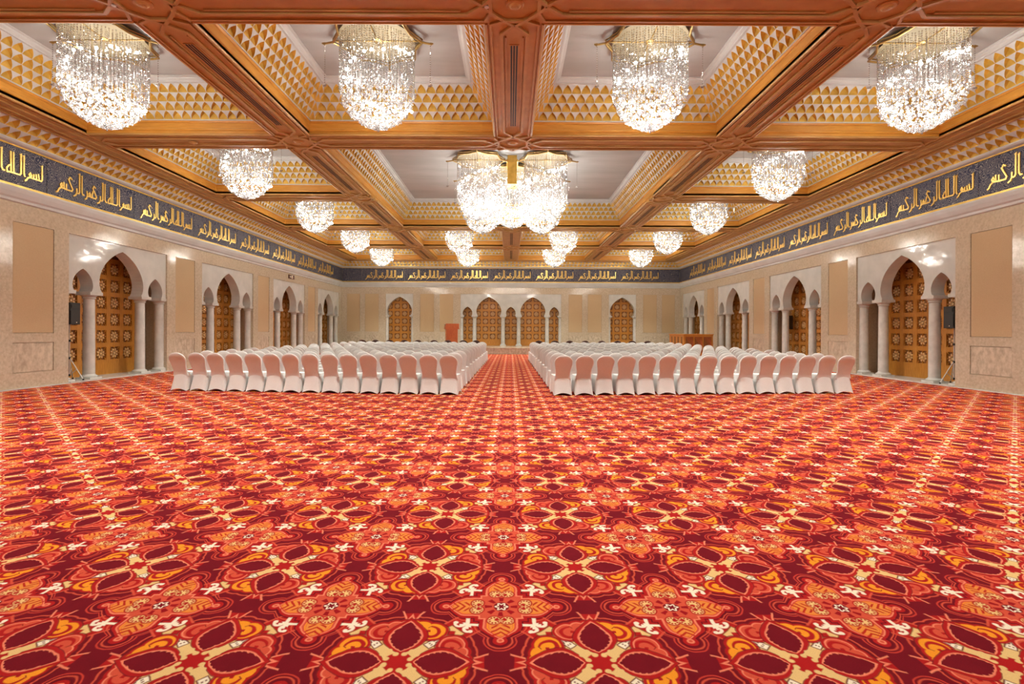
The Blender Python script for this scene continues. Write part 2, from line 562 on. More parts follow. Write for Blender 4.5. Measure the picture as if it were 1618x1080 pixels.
# ---------- columns
def column_proto(z0):
    root = empty('column')
    s = MB()
    s.lathe([(0.150, z0 + 0.13), (0.147, z0 + 0.9), (0.138, 2.38)], 20)
    so = s.build('shaft', [M['column']], root); smooth_by_angle(so)
    b = MB()
    b.box(-0.215, 0.215, -0.215, 0.215, z0, z0 + 0.05)
    b.lathe([(0.205, z0 + 0.05), (0.215, z0 + 0.075), (0.195, z0 + 0.10), (0.165, z0 + 0.115), (0.155, z0 + 0.14)], 20)
    bo = b.build('base', [M['column']], root); smooth_by_angle(bo)
    c = MB()
    c.lathe([(0.140, 2.37), (0.165, 2.385), (0.165, 2.405), (0.150, 2.415), (0.175, 2.45), (0.215, 2.48)], 20)
    c.box(-0.225, 0.225, -0.225, 0.225, 2.48, Z_SP + 0.015)
    co = c.build('capital', [M['column']], root); smooth_by_angle(co)
    return root

THRESH = 0.04
col_side = column_proto(THRESH)
col_back = column_proto(STAGE_Z)
used_cols = set()
def place_column(proto, x, y, label, group):
    r = proto if proto.name not in used_cols else copy_tree(proto)
    used_cols.add(proto.name)
    r.location = (x, y, 0)
    tag(r, label, 'column', group)
    return r

# ------------------------------------------------------------------ walls
AC = [15.88 + 6.0 * k for k in range(4)]
AW = 1.99            # half opening
ARC3 = [(-1.47, 'small'), (0.0, 'big'), (1.47, 'small')]
ARCH_T = 0.38
Z_TOP = 8.2

def local(side):
    """wall-space (along, out, z) -> xyz.  out > 0 is into the room."""
    if side == 'left': return lambda a, o, z: (-W + o, a, z)
    if side == 'right': return lambda a, o, z: (W - o, a, z)
    return lambda a, o, z: (a, D - o, z)

def lbox(mb, F, a0, a1, o0, o1, z0, z1, mat=0):
    p, q = F(a0, o0, z0), F(a1, o1, z1)
    mb.box(min(p[0], q[0]), max(p[0], q[0]), min(p[1], q[1]), max(p[1], q[1]), z0, z1, mat)

def build_wall(side, span, openings, panels, zb, niche_extra):
    """openings = [(a0, a1)], panels = [(a0, a1)] recessed panels on the piers"""
    F = local(side)
    m = MB()
    T = 0.5; REC = 0.03
    edges = [span[0]]
    for a0, a1 in openings: edges += [a0, a1]
    edges.append(span[1])
    up0, up1, lo0, lo1 = 1.38, 4.12, 0.40, 1.15
    fab = []
    for i in range(0, len(edges), 2):
        a0, a1 = edges[i], edges[i + 1]
        pn = [p for p in panels if p[0] > a0 and p[1] < a1]
        lbox(m, F, a0, a1, -T, -REC, 0.0, Z_OPEN)                       # core behind the frame strips
        xs = [a0]
        for p in pn: xs += [p[0], p[1]]
        xs.append(a1)
        for k in range(0, len(xs), 2): lbox(m, F, xs[k], xs[k + 1], -REC, 0.0, zb, Z_OPEN)
        for p in pn:
            lbox(m, F, p[0], p[1], -REC, 0.0, zb, lo0)
            lbox(m, F, p[0], p[1], -REC, 0.0, lo1, up0)
            fab.append((p[0], p[1], up0, up1, lo0, lo1))
    lbox(m, F, span[0], span[1], -T, 0.0, Z_OPEN, Z_TOP)
    # niche shells behind the openings
    for a0, a1 in openings:
        e = niche_extra
        lbox(m, F, a0 - e - 0.2, a0 - e, -1.35, -T, 0.0, Z_OPEN + 0.2)
        lbox(m, F, a1 + e, a1 + e + 0.2, -1.35, -T, 0.0, Z_OPEN + 0.2)
        lbox(m, F, a0 - e - 0.2, a1 + e + 0.2, -1.45, -1.25, 0.0, Z_OPEN + 0.2)
        lbox(m, F, a0 - e, a1 + e, -1.35, -T, Z_OPEN + 0.02, Z_OPEN + 0.2)
    name = {'left': 'wall_left', 'right': 'wall_right', 'back': 'wall_back'}[side]
    w = structure(m.build(name, [M['stone']]))
    for a0, a1, u0, u1, l0, l1 in fab:
        pb = MB(); lbox(pb, F, a0 + 0.015, a1 - 0.015, -REC - 0.002, -0.012, u0 + 0.015, u1 - 0.015)
        o = pb.build('fabric_panel', [M['fabric']], w); o['label'] = 'tan fabric panel'
        pb = MB(); lbox(pb, F, a0 + 0.015, a1 - 0.015, -REC - 0.002, -0.012, max(l0, zb) + 0.015, l1 - 0.015)
        o = pb.build('marble_panel', [M['stone_low']], w); o['label'] = 'veined marble panel'
    return w

side_openings = [(c - AW, c + AW) for c in AC]
side_panels = [(c + 3.0 - 0.56, c + 3.0 + 0.56) for c in [AC[0] - 6] + AC[:3]]
walls = {}
for side in ('left', 'right'):
    walls[side] = build_wall(side, (YF, D), side_openings, side_panels, 0.0, 0.25)
BACK_OPEN = [(-9.0, -7.04), (-3.62, 3.62), (7.04, 9.0)]
BP = [(4.14, 5.13), (5.52, 6.53), (9.5, 10.5), (10.85, 11.8)]
walls['back'] = build_wall('back', (-W, W), BACK_OPEN, sorted([(-b, -a) for a, b in BP] + BP), 0.0, 0.1)
mb = MB(); mb.box(-W - 0.5, W + 0.5, YF - 0.3, YF, 0, Z_TOP)
structure(mb.build('wall_front', [M['stone']]))

def arch_panel(side, c, width, arches, parent):
    F = local(side)
    m = MB()
    sgn = -1 if side == 'right' else 1
    pts = arcade_outline(width, arches)
    m.prism(pts, -0.05, -0.05 - ARCH_T, lambda u, v, h: F(c + u, h, v))
    o = m.build('arch_panel', [M['white_marble']], parent, tri=True)
    o['label'] = 'white marble arch panel'
    return o

# side arcades: arch panel, threshold, screen, four columns
scr_w = 2 * AW + 0.44
fr, ro = screen_mesh(scr_w, THRESH, Z_OPEN - 0.02)
def make_screen(fr, ro):
    root = empty('carved_screen')
    fr.build('screen_frame', [M['screen'], M['screen_dark']], root)
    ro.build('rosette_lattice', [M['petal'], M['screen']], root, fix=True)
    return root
side_screen = make_screen(fr, ro)
first = True
for side in ('left', 'right'):
    F = local(side)
    for k, c in enumerate(AC):
        arch_panel(side, c, 2 * AW, ARC3, walls[side])
        t = MB(); lbox(t, F, c - AW, c + AW, -0.5, 0.06, 0.0, THRESH); lbox(t, F, c - AW - 0.24, c + AW + 0.24, -1.25, -0.5, 0.0, THRESH)
        o = t.build('threshold', [M['column']], walls[side])
        scr = side_screen if first else copy_tree(side_screen)
        first = False
        x = -W - 0.93 if side == 'left' else W + 0.93
        scr.location = (x, c, 0)
        # front (local -y) faces the room
        scr.rotation_euler = (0, 0, pi / 2 if side == 'left' else -pi / 2)
        tag(scr, f'carved gilded wooden lattice screen behind the {ORD[k]} arcade from the camera, {side} wall', 'screen', f'carved screens along the {side} wall')
        for j, off in enumerate((-1.95, -1.02, 1.02, 1.95)):
            x = -W - 0.25 if side == 'left' else W + 0.25
            place_column(col_side, x, c + off, f'{ORD[j]} white marble column from the near end of {ORD[k]} arcade, {side} wall', f'columns of the {side} wall arcades')
    # skirting strip on the carpet edge, in the wall's piers
    b = MB()
    edges = [YF] + [v for o in side_openings for v in o] + [STAGE_Y]
    for i in range(0, len(edges), 2):
        lbox(b, F, edges[i], edges[i + 1], 0.0, 0.05, 0.0, 0.025)
    structure(b.build(f'baseboard_{side}', [M['white_marble']]))

# back wall arcades
fr, ro = screen_mesh(7.24 + 0.18, STAGE_Z, Z_OPEN - 0.02)
bs = make_screen(fr, ro); bs.location = (0, D + 0.56, 0)
tag(bs, 'wide carved wooden lattice screen behind the central five-arch arcade, back wall', 'screen', 'carved screens of the back wall')
ARC5 = [(-3.12, 'small'), (-1.585, 'big'), (0, 'small'), (1.585, 'big'), (3.12, 'small')]
arch_panel('back', 0, 7.24, ARC5, walls['back'])
fr, ro = screen_mesh(1.96 + 0.18, STAGE_Z, Z_OPEN - 0.02)
bs1 = make_screen(fr, ro); bs1.location = (-8.02, D + 0.56, 0)
tag(bs1, 'narrow carved wooden lattice screen behind the single arch, left end of back wall', 'screen', 'carved screens of the back wall')
bs2 = copy_tree(bs1); bs2.location = (8.02, D + 0.56, 0)
tag(bs2, 'narrow carved wooden lattice screen behind the single arch, right end of back wall', 'screen', 'carved screens of the back wall')
for c in (-8.02, 8.02): arch_panel('back', c, 1.96, [(0, 'big')], walls['back'])
for j, x in enumerate((-3.58, -2.62, -0.565, 0.565, 2.62, 3.58)):
    place_column(col_back, x, D + 0.25, f'{ORD[j]} white marble column from the left of the central back wall arcade', 'columns of the back wall')
for s, nm in ((-1, 'left'), (1, 'right')):
    for j, dx in enumerate((-0.95, 0.95)):
        place_column(col_back, s * 8.02 + dx, D + 0.25, f'white marble column {("left", "right")[j]} of the single arch at the {nm} end of the back wall', 'columns of the back wall')

# ------------------------------------------------------------------ frieze, mouldings
FZ0, FZ1 = 5.02, 5.93
def run(profile, mats_idx, side, a0, a1, mb):
    """sweep a (out, z) profile along a wall, mitred at room corners"""
    F = local(side)
    for i in range(len(profile) - 1):
        (o0, z0), (o1, z1) = profile[i], profile[i + 1]
        if side == 'back':
            p = [F(-W + o0, o0, z0), F(W - o0, o0, z0), F(W - o1, o1, z1), F(-W + o1, o1, z1)]
        else:
            p = [F(a0, o0, z0), F(D - o0, o0, z0), F(D - o1, o1, z1), F(a0, o1, z1)]
        mb.quad(*p, mats_idx[i])
LOW = [(0, 4.58), (0.05, 4.60), (0.06, 4.66), (0.11, 4.70), (0.17, 4.80), (0.20, 4.88), (0.20, 4.92), (0.12, 4.93), (0.10, 4.94), (0.10, 5.00), (0.04, 5.01), (0.0, 5.01)]
LOWM = [0] * 8 + [1, 1, 1]
UPP = [(0.0, FZ1 + 0.005), (0.05, FZ1 + 0.005), (0.06, FZ1 + 0.035), (0.09, FZ1 + 0.04), (0.15, FZ1 + 0.06), (0.19, FZ1 + 0.095), (0.19, FZ1 + 0.125), (0.17, FZ1 + 0.135)]
UPPM = [1, 1, 0, 0, 0, 0, 0]
n_tr = 0
for side in ('left', 'right', 'back'):
    for prof, pm in ((LOW, LOWM), (UPP, UPPM)):
        n_tr += 1
        m = MB(); run(prof, pm, side, YF, D, m)
        o = structure(m.build(f'trim_{n_tr}', [M['plaster'], M['gold']], fix=False))
        smooth_by_angle(o, 35)

# ---------- scallop cells: gilded quarter-dome niches under white fronts
def scallop_cell(mb, Fn, a, w, d, h, H, nu=8):
    """one niche of a leaning white tier: Fn(along, out, up); the white face leans from out = 0 at the foot to out = d at
    height H, and a gilded pointed niche is cut level into it as far as the upright back at out = 0"""
    cx = a + w / 2
    hw = w / 2 * 0.975
    xs = [cx - hw * cos(pi * i / nu) for i in range(nu + 1)]
    hs = [h * max(0.0, 1 - abs(x - cx) / hw) ** 0.48 for x in xs]
    n = nu + 1
    lean = [Fn(x, d * z / H, z) for x, z in zip(xs, hs)]
    back = [Fn(x, 0, z) for x, z in zip(xs, hs)]
    foot = [Fn(x, 0, 0) for x in xs]
    top = [Fn(x, d, H) for x in xs]
    strip = [(i, i + 1, n + i + 1, n + i) for i in range(nu)]
    mb.add(foot + back, strip[0:1] and [(i, i + 1, n + i + 1, n + i) for i in range(1, nu - 1)] + [(0, 1, n + 1), (nu - 1, nu, n + nu - 1)], 1)
    mb.add(back + lean, strip, 1)
    mb.add(lean + top, strip, 0)
    for x0, x1 in ((a, xs[0]), (xs[-1], a + w)):
        mb.add([Fn(x0, 0, 0), Fn(x1, 0, 0), Fn(x1, d, H), Fn(x0, d, H)], [(0, 1, 2, 3)], 0)

# wall cornice: two tiers of scallops from the upper moulding to the perimeter beam
CZ0, CO0 = FZ1 + 0.135, 0.17
CD, CH = 0.24, 0.157
PB_OUT = CO0 + 2 * CD        # outer edge of the perimeter beam, measured from the wall
for side in ('left', 'right', 'back'):
    F = local(side)
    n_tr += 1
    m = MB()
    w = 0.262
    for r in range(2):
        o0 = CO0 + r * CD
        lo, hi = (7.0, D - o0 - CD) if side != 'back' else (-W + o0 + CD, W - o0 - CD)
        n = int(round((hi - lo) / w)); ww = (hi - lo) / n
        Fn = lambda a, o, u, o0=o0, r=r: F(a, o0 + o, CZ0 + r * CH + u)
        for i in range(n): scallop_cell(m, Fn, lo + i * ww, ww, CD, CH * 0.97, CH, nu=6)
        if side == 'back':
            for s in (-1, 1):
                x0, x1 = s * (W - o0), s * (W - o0 - CD)
                m.add([(x0, D - o0, CZ0 + r * CH), (x1, D - o0, CZ0 + r * CH), (x1, D - o0 - CD, CZ0 + (r + 1) * CH)], [(0, 1, 2)], 1)
                m.add([(x0, D - o0, CZ0 + r * CH), (x0, D - o0 - CD, CZ0 + r * CH), (x1, D - o0 - CD, CZ0 + (r + 1) * CH)], [(0, 1, 2)], 1)
    structure(m.build(f'trim_{n_tr}', [M['plaster'], M['gold']], fix=False))

# ---------- calligraphy (strokes in panel units: u across, v up)
PW, PH = 3.06, FZ1 - FZ0
STROKES = [
    # ba, sin, mim
    [(.952, .70), (.952, .33), (.944, .29), (.925, .29), (.918, .45)], [(.925, .29), (.902, .29), (.897, .42)], [(.902, .29), (.872, .29), (.876, .40)],
    [(.872, .29), (.845, .30), (.838, .37), (.848, .42), (.858, .36), (.845, .30), (.825, .26), (.812, .19), (.802, .17)],
    # allah
    [(.792, .80), (.792, .34), (.800, .28)], [(.768, .82), (.768, .33), (.758, .28), (.708, .28), (.706, .82)],
    [(.706, .28), (.686, .28), (.684, .82)], [(.684, .28), (.655, .27), (.652, .36), (.668, .44), (.680, .46)],
    # al-rahman
    [(.612, .82), (.612, .34), (.622, .28), (.634, .28)], [(.586, .84), (.586, .33), (.578, .28), (.566, .27)],
    [(.556, .40), (.556, .28), (.545, .20), (.525, .16)], [(.500, .62), (.482, .66), (.470, .58), (.512, .34), (.502, .28), (.455, .28)],
    [(.470, .48), (.455, .28), (.430, .29), (.424, .36), (.434, .41), (.444, .35), (.430, .29), (.408, .28), (.404, .42)],
    [(.404, .28), (.398, .20), (.382, .17)],
    # al-rahim
    [(.348, .82), (.348, .34), (.358, .28), (.370, .28)], [(.322, .86), (.322, .33), (.314, .28), (.302, .27)],
    [(.292, .40), (.292, .28), (.281, .20), (.262, .16)], [(.240, .64), (.222, .68), (.208, .60), (.250, .34), (.240, .28), (.186, .28), (.184, .44)],
    [(.186, .28), (.160, .29), (.158, .46)], [(.160, .29), (.132, .30), (.126, .38), (.138, .43), (.146, .36), (.132, .30), (.112, .24), (.100, .16), (.088, .13)],
]
def calligraphy_mesh():
    m = MB()
    k = 0
    for st_ in STROKES:
        for (u0, v0), (u1, v1) in zip(st_[:-1], st_[1:]):
            k += 1
            p, q = Vector((u0 * PW, v0 * PH)), Vector((u1 * PW, v1 * PH))
            d = (q - p).normalized()
            p2, q2 = p - d * 0.016, q + d * 0.016
            nrm = Vector((-d.y, d.x)) * 0.020
            pts = [p2 + nrm, p2 - nrm, q2 - nrm, q2 + nrm]
            h = 0.030 + 0.0004 * (k % 9)
            m.prism([(c.x, c.y) for c in pts], 0.010, h, lambda a, z, o: (a, -o, z))
        # wedge serif on tall strokes
        u0, v0 = st_[0]
        if v0 > 0.65:
            x, z = u0 * PW, v0 * PH
            m.prism([(x - 0.050, z + 0.010), (x + 0.026, z - 0.02), (x + 0.026, z + 0.05)], 0.010, 0.029, lambda a, zz, o: (a, -o, zz))
    return m
def make_frieze_panel(w, text):
    if text:
        root = MB(); root.box(0.008, w - 0.008, -0.012, 0.02, 0.0, PH)
        o = root.build('calligraphy_panel', [M['arabesque']])
        t = calligraphy_mesh().build('gold_inscription', [M['gilt']], o)
        t['label'] = 'raised gold calligraphy'
    else:
        root = MB(); root.box(0.008, w - 0.008, -0.012, 0.02, 0.0, PH)
        o = root.build('arabesque_panel', [M['arabesque']])
    return o
cp = make_frieze_panel(PW, True)
first = True
def place_panel(side, a, idx, label):
    global first
    o = cp if first else copy_tree(cp)
    first = False
    if side == 'back': o.location = (a, D - 0.021, FZ0); rz = 0
    elif side == 'left': o.location = (-W + 0.021, a, FZ0); rz = pi / 2
    else: o.location = (W - 0.021, a + PW, FZ0); rz = -pi / 2
    o.rotation_euler = (0, 0, rz)
    tag(o, label, 'frieze panel', f'calligraphy panels of the {side} wall frieze')
for side in ('left', 'right'):
    for k in range(8):
        place_panel(side, 34.6 - PW * (8 - k), k, f'navy frieze panel with gold calligraphy, {ORD[k]} from the camera on the {side} wall')
for k in range(7):
    place_panel('back', -3.5 * PW + k * PW, k, f'navy frieze panel with gold calligraphy, {ORD[k]} from the left on the back wall')
ew = W - 3.5 * PW
ea = make_frieze_panel(ew - 0.04, False); ea.location = (-W + 0.04, D - 0.021, FZ0)
tag(ea, 'short navy arabesque panel without lettering, left end of the back wall frieze', 'frieze panel', 'plain arabesque corner panels')
eb = copy_tree(ea); eb.location = (3.5 * PW, D - 0.021, FZ0)
tag(eb, 'short navy arabesque panel without lettering, right end of the back wall frieze', 'frieze panel', 'plain arabesque corner panels')
e2 = D - 34.6
ec = make_frieze_panel(e2 - 0.02, False); ec.location = (-W + 0.021, 34.6, FZ0); ec.rotation_euler = (0, 0, pi / 2)
tag(ec, 'short navy arabesque panel without lettering, far end of the left wall frieze', 'frieze panel', 'plain arabesque corner panels')
ed = copy_tree(ec); ed.location = (W - 0.021, D - 0.02, FZ0); ed.rotation_euler = (0, 0, -pi / 2)
tag(ed, 'short navy arabesque panel without lettering, far end of the right wall frieze', 'frieze panel', 'plain arabesque corner panels')

# ------------------------------------------------------------------ ceiling
mb = MB(); mb.box(-W - 0.5, W + 0.5, YF - 0.3, D + 0.5, ZC + 0.03, ZC + 0.4)
ceiling = structure(mb.build('ceiling', [M['panel']]))

XB = [-2 * P, -P, 0, P, 2 * P]
YB = [Y0 + P * (k - 1) for k in range(7)]     # cross beams; YB[0] lies above the camera
def loop(mb, hx, hy, prof, mats):
    for i in range(len(prof) - 1):
        (i0, z0), (i1, z1) = prof[i], prof[i + 1]
        c0 = [(-hx + i0, -hy + i0), (hx - i0, -hy + i0), (hx - i0, hy - i0), (-hx + i0, hy - i0)]
        c1 = [(-hx + i1, -hy + i1), (hx - i1, -hy + i1), (hx - i1, hy - i1), (-hx + i1, hy - i1)]
        for k in range(4):
            j = (k + 1) % 4
            mb.quad((*c0[k], z0), (*c0[j], z0), (*c1[j], z1), (*c1[k], z1), mats)

FAS = [(0, 6.36), (0, 6.46), (0.03, 6.475), (0.03, 6.515), (0.008, 6.53), (0.008, 6.655), (0.03, 6.665), (0.045, 6.70)]
TIER = 0.17
ZT = 6.735
def make_coffer(half, n0):
    f = MB(); loop(f, half, half, FAS, 0)
    root = f.build('coffer', [M['wood_lit']], fix=False)
    s = MB()
    b0 = half - 0.048
    loop(s, half, half, [(0.045, 6.70), (0.065, 6.702), (0.065, 6.725), (0.048, ZT)], 0)
    w = 2 * b0 / n0; d = w / 2
    for r in range(4):
        back = b0 - d * r
        front = back - d
        z = ZT + TIER * r
        n = n0 - (r + 1)
        for side in range(4):
            c, sn = [(1, 0), (0, 1), (-1, 0), (0, -1)][side]
            def Fn(a, o, u, c=c, sn=sn, back=back, z=z):
                x, y = a, -(back - o)
                return (c * x - sn * y, sn * x + c * y, z + u)
            for i in range(n): scallop_cell(s, Fn, -front + i * w, w, d, TIER * 0.98, TIER)
            s.add([Fn(-back, 0, 0), Fn(-front, 0, 0), Fn(-front, d, TIER)], [(0, 1, 2)], 1)
            s.add([Fn(back, 0, 0), Fn(front, 0, 0), Fn(front, d, TIER)], [(0, 1, 2)], 1)
    i0 = half - (b0 - 4 * d)
    zt = ZT + 4 * TIER
    loop(s, half, half, [(i0, zt), (i0 + 0.05, zt), (i0 + 0.055, zt + 0.03), (i0 + 0.10, zt + 0.06), (i0 + 0.11, zt + 0.09), (i0 + 0.16, zt + 0.10), (i0 + 0.16, ZC)], 0)
    so = s.build('scallop_cornice', [M['plaster'], M['gold']], root, fix=False)
    so['label'] = 'white and gold scallop cornice'
    p = MB(); h = half - i0 - 0.13
    p.box(-h, h, -h, h, ZC, ZC + 0.02)
    po = p.build('coffer_panel', [M['panel']], root)
    po['label'] = 'plain grey white panel'
    return root

small = make_coffer(P / 2 - HB, 20)
small.parent = ceiling
coffers = []
cells = [(i, k) for k in range(6) for i in range(4) if not (i in (1, 2) and k in (2, 3))]
first = True
for i, k in cells:
    x, y = XB[i] + P / 2, YB[0] + P * (k + 0.5)
    o = small if first else copy_tree(small, ceiling)
    first = False
    o.location = (x, y, 0)
    coffers.append((i, k, x, y))
big = make_coffer(P - HB, 45)
big.parent = ceiling
CX, CY = 0.0, YB[3]
big.location = (CX, CY, 0)

# beams: segments between crossings, with battens; crossing blocks with strapwork and a boss
def beam_segment(L):
    m = MB()
    h = L / 2
    m.box(-h, h, -HB, HB, ZS, ZS + 0.32)
    for s in (-1, 1):
        m.tube((-h, s * (HB - 0.012), ZS - 0.004), (h, s * (HB - 0.012), ZS - 0.004), 0.030, 8)
        m.box(-h, h, s * 0.385 - 0.016, s * 0.385 + 0.016, ZS - 0.032, ZS)
        e = h - 0.26
        m.bar((-e, s * 0.215), (e, s * 0.215), 0.055, ZS - 0.045, ZS)
        m.bar((-e + 0.10, s * 0.145), (e - 0.10, s * 0.145), 0.025, ZS - 0.026, ZS)
        for q in (-1, 1): m.bar((q * e, s * 0.215), (q * (h + 0.02), -s * 0.02), 0.055, ZS - 0.046, ZS)
    return m
SEGL = P - 2 * HB
seg = beam_segment(SEGL).build('wood_beam', [M['wood']], ceiling)
def crossing():
    m = MB()
    m.box(-HB, HB, -HB, HB, ZS, ZS + 0.32)
    oc = 0.40
    pts = [(oc * cos(pi / 8 + j * pi / 4), oc * sin(pi / 8 + j * pi / 4)) for j in range(8)]
    for j in range(8): m.bar(pts[j], pts[(j + 1) % 8], 0.055, ZS - 0.047, ZS)
    for j in range(4):
        c, s = cos(j * pi / 2), sin(j * pi / 2)
        R = lambda x, y: (c * x - s * y, s * x + c * y)
        for g in (-1, 1):
            m.bar(R(0.49, 0.0), R(0.33, g * 0.19), 0.055, ZS - 0.049, ZS)
            m.bar(R(0.47, g * 0.385), R(0.37, g * 0.17), 0.045, ZS - 0.045, ZS)
    m.lathe([(0.0, ZS - 0.055), (0.06, ZS - 0.05), (0.09, ZS - 0.03), (0.12, ZS - 0.03), (0.14, ZS - 0.012), (0.14, ZS)], 20)
    return m
crs = crossing().build('strapwork_crossing', [M['wood']], ceiling)
seg_used = [False, False]
def put(src, i, loc, rz):
    o = src if not seg_used[i] else inst(src, ceiling)
    seg_used[i] = True
    o.location = loc
    o.rotation_euler = (0, 0, rz)
long_segs, cross_segs = [], []
for ix, x in enumerate(XB):
    for k in range(6):
        if ix == 2 and k in (2, 3): continue
        y = YB[0] + P * (k + 0.5)
        if 0 < ix < 4:
            put(seg, 0, (x, y, 0), pi / 2); long_segs.append((ix, k, x, y))
for k, y in enumerate(YB):
    for i in range(4):
        if k == 3 and i in (1, 2): continue
        if 0 < k < 6 or k == 0:
            put(seg, 0, (XB[i] + P / 2, y, 0), 0); cross_segs.append((i, k, XB[i] + P / 2, y))
    for ix, x in enumerate(XB):
        if k == 3 and ix == 2: continue
        if 0 < ix < 4 and k < 6: put(crs, 1, (x, y, 0), 0)
# far cross beam and side perimeter beams (wider, against the cornice)
def perimeter(side):
    F = local(side)
    m = MB()
    inner = (W - (2 * P - HB)) if side != 'back' else D - (YB[6] - HB)
    a0, a1 = (2.0, YB[6] + 0.9) if side != 'back' else (-2 * P - HB, 2 * P + HB)
    if side == 'back': a0, a1 = -(W - PB_OUT), W - PB_OUT
    else: a1 = D - PB_OUT
    lbox(m, F, a0, a1, PB_OUT, inner, ZS, ZS + 0.32)
    span = inner - PB_OUT
    for t, wd, dp in ((0.04, 0.05, 0.035), (0.16, 0.03, 0.02), (0.30, 0.05, 0.03), (0.62, 0.05, 0.03), (0.84, 0.03, 0.02)):
        o = PB_OUT + t * span
        e = (0.0, 0.0)
        b0, b1 = (a0, a1 - (inner - o) * 0.0 - 0.0) if side != 'back' else (a0, a1)
        b1 = (D - o) if side != 'back' else (W - o)
        b0 = a0 if side != 'back' else -(W - o)
        lbox(m, F, b0, b1, o, o + wd, ZS - dp, ZS)
    pts = F(a0, inner - 0.012, ZS - 0.004), F((D - inner) if side != 'back' else W - inner, inner - 0.012, ZS - 0.004)
    if side == 'back': pts = F(-(2 * P - HB), inner - 0.012, ZS - 0.004), F(2 * P - HB, inner - 0.012, ZS - 0.004)
    m.tube(pts[0], pts[1], 0.03, 8)
    o = m.build('perimeter_beam', [M['wood']], ceiling)
for side in ('left', 'right', 'back'): perimeter(side)

# slot air vents in the long beams
def make_vent():
    m = MB()
    L = 1.72
    m.box(-L, L, -0.085, 0.085, ZS - 0.012, ZS)
    o = m.build('air_vent', [M['wood']])
    for j in (-1, 0, 1):
        s = MB(); s.box(-L + 0.02, L - 0.02, j * 0.048 - 0.014, j * 0.048 + 0.014, ZS - 0.016, ZS - 0.006)
        so = s.build('slot', [M['darkslot']], o); so['label'] = 'black slot'
    return o
vent = make_vent()
first = True
BEAMN = {1: 'left', 2: 'middle', 3: 'right'}
for ix, k, x, y in long_segs:
    if k == 0: continue
    o = vent if first else copy_tree(vent)
    first = False
    o.location = (x, y, 0); o.rotation_euler = (0, 0, pi / 2)
    tag(o, f'long black slot air vent in the {BEAMN[ix]} ceiling beam, {ORD[k - 1]} coffer row from the camera', 'air vent', 'slot vents in the ceiling beams')

# small ceiling fittings
m = MB(); m.lathe([(0.0, ZS - 0.07), (0.05, ZS - 0.065), (0.075, ZS - 0.04), (0.10, ZS - 0.035), (0.11, ZS - 0.018)], 20)
o = m.build('smoke_detector', [M['wood']]); smooth_by_angle(o); o.location = (-8.30, YB[2] - 0.0, -0.012)
tag(o, 'small round brown detector under the second cross beam, left of the nearest left crossing', 'detector')
for x, nm in ((-5.99, 'left'), (-0.42, 'middle'), (6.03, 'right')):
    m = MB(); m.lathe([(0.045, ZS), (0.045, ZS - 0.012), (0.02, ZS - 0.016), (0.02, ZS - 0.05), (0.034, ZS - 0.052), (0.034, ZS - 0.062), (0.0, ZS - 0.062)], 12)
    o = m.build('sprinkler', [M['steel']]); o.location = (x, 7.56, 0)
    tag(o, f'small chrome sprinkler beside the {nm} strapwork crossing of the nearest cross beam', 'sprinkler', 'sprinklers on the nearest beam')

# ------------------------------------------------------------------ chandeliers
OCT = [(0, 2, 4), (2, 1, 4), (1, 3, 4), (3, 0, 4), (2, 0, 5), (1, 2, 5), (3, 1, 5), (0, 3, 5)]
def octa(mb, x, y, z, r, h, rot=0.0):
    c, s = cos(rot) * r, sin(rot) * r
    mb.add([(x + c, y + s, z), (x - c, y - s, z), (x - s, y + c, z), (x + s, y - c, z), (x, y, z + h), (x, y, z - h)], OCT)
ico_bm = bmesh.new(); bmesh.ops.create_icosphere(ico_bm, subdivisions=1, radius=1.0)
ICO_V = [tuple(v.co) for v in ico_bm.verts]; ICO_F = [tuple(v.index for v in f.verts) for f in ico_bm.faces]; ico_bm.free()
def ball(mb, x, y, z, r):
    mb.add([(x + a * r, y + b * r, z + c * r) for a, b, c in ICO_V], ICO_F)

def chandelier_meshes(R=0.74, z_top=7.34, z_cyl=6.28, z_tip=5.60, seed=3):
    rng = random.Random(seed)
    st_, dr = MB(), MB()
    for rad, n in ((R, 84), (R * 0.80, 44), (R * 0.56, 24)):
        zb = z_cyl - (R - rad) * 0.55
        for i in range(n):
            t = 2 * pi * (i + rng.uniform(-.15, .15)) / n
            x, y = rad * cos(t), rad * sin(t)
            z = z_top - rng.uniform(0, .03)
            while z > zb:
                octa(st_, x, y, z, 0.0155, 0.023, rng.uniform(0, 1.5))
                z -= 0.046
    # bowl of faceted drops
    nb = 620
    for i in range(nb):
        f = (i + 0.5) / nb
        q = f ** 0.75
        lat = 1 - q
        rr = R * 1.02 * sqrt(max(0.0, 1 - lat ** 1.25)) if lat > 0 else R
        # q: 0 at tip, 1 at rim
        zz = z_tip + (z_cyl + 0.10 - z_tip) * (1 - (1 - q ** 1.5) ** 0.62)
        rr = R * 1.02 * q ** 0.80
        t = i * 2.399963 + rng.uniform(-.1, .1)
        rr *= rng.uniform(0.92, 1.04)
        ball(dr, rr * cos(t), rr * sin(t), zz + rng.uniform(-.03, .03), rng.uniform(0.020, 0.033))
    for i in range(160):
        t = rng.uniform(0, 2 * pi); rr = R * 0.85 * sqrt(rng.random())
        ball(dr, rr * cos(t), rr * sin(t), rng.uniform(z_tip + 0.35, z_cyl + 0.35), rng.uniform(0.018, 0.030))
    for i in range(4): ball(dr, 0.03 * cos(i * 2.4), 0.03 * sin(i * 2.4), z_tip - 0.02 - 0.018 * i, 0.026)
    return st_, dr

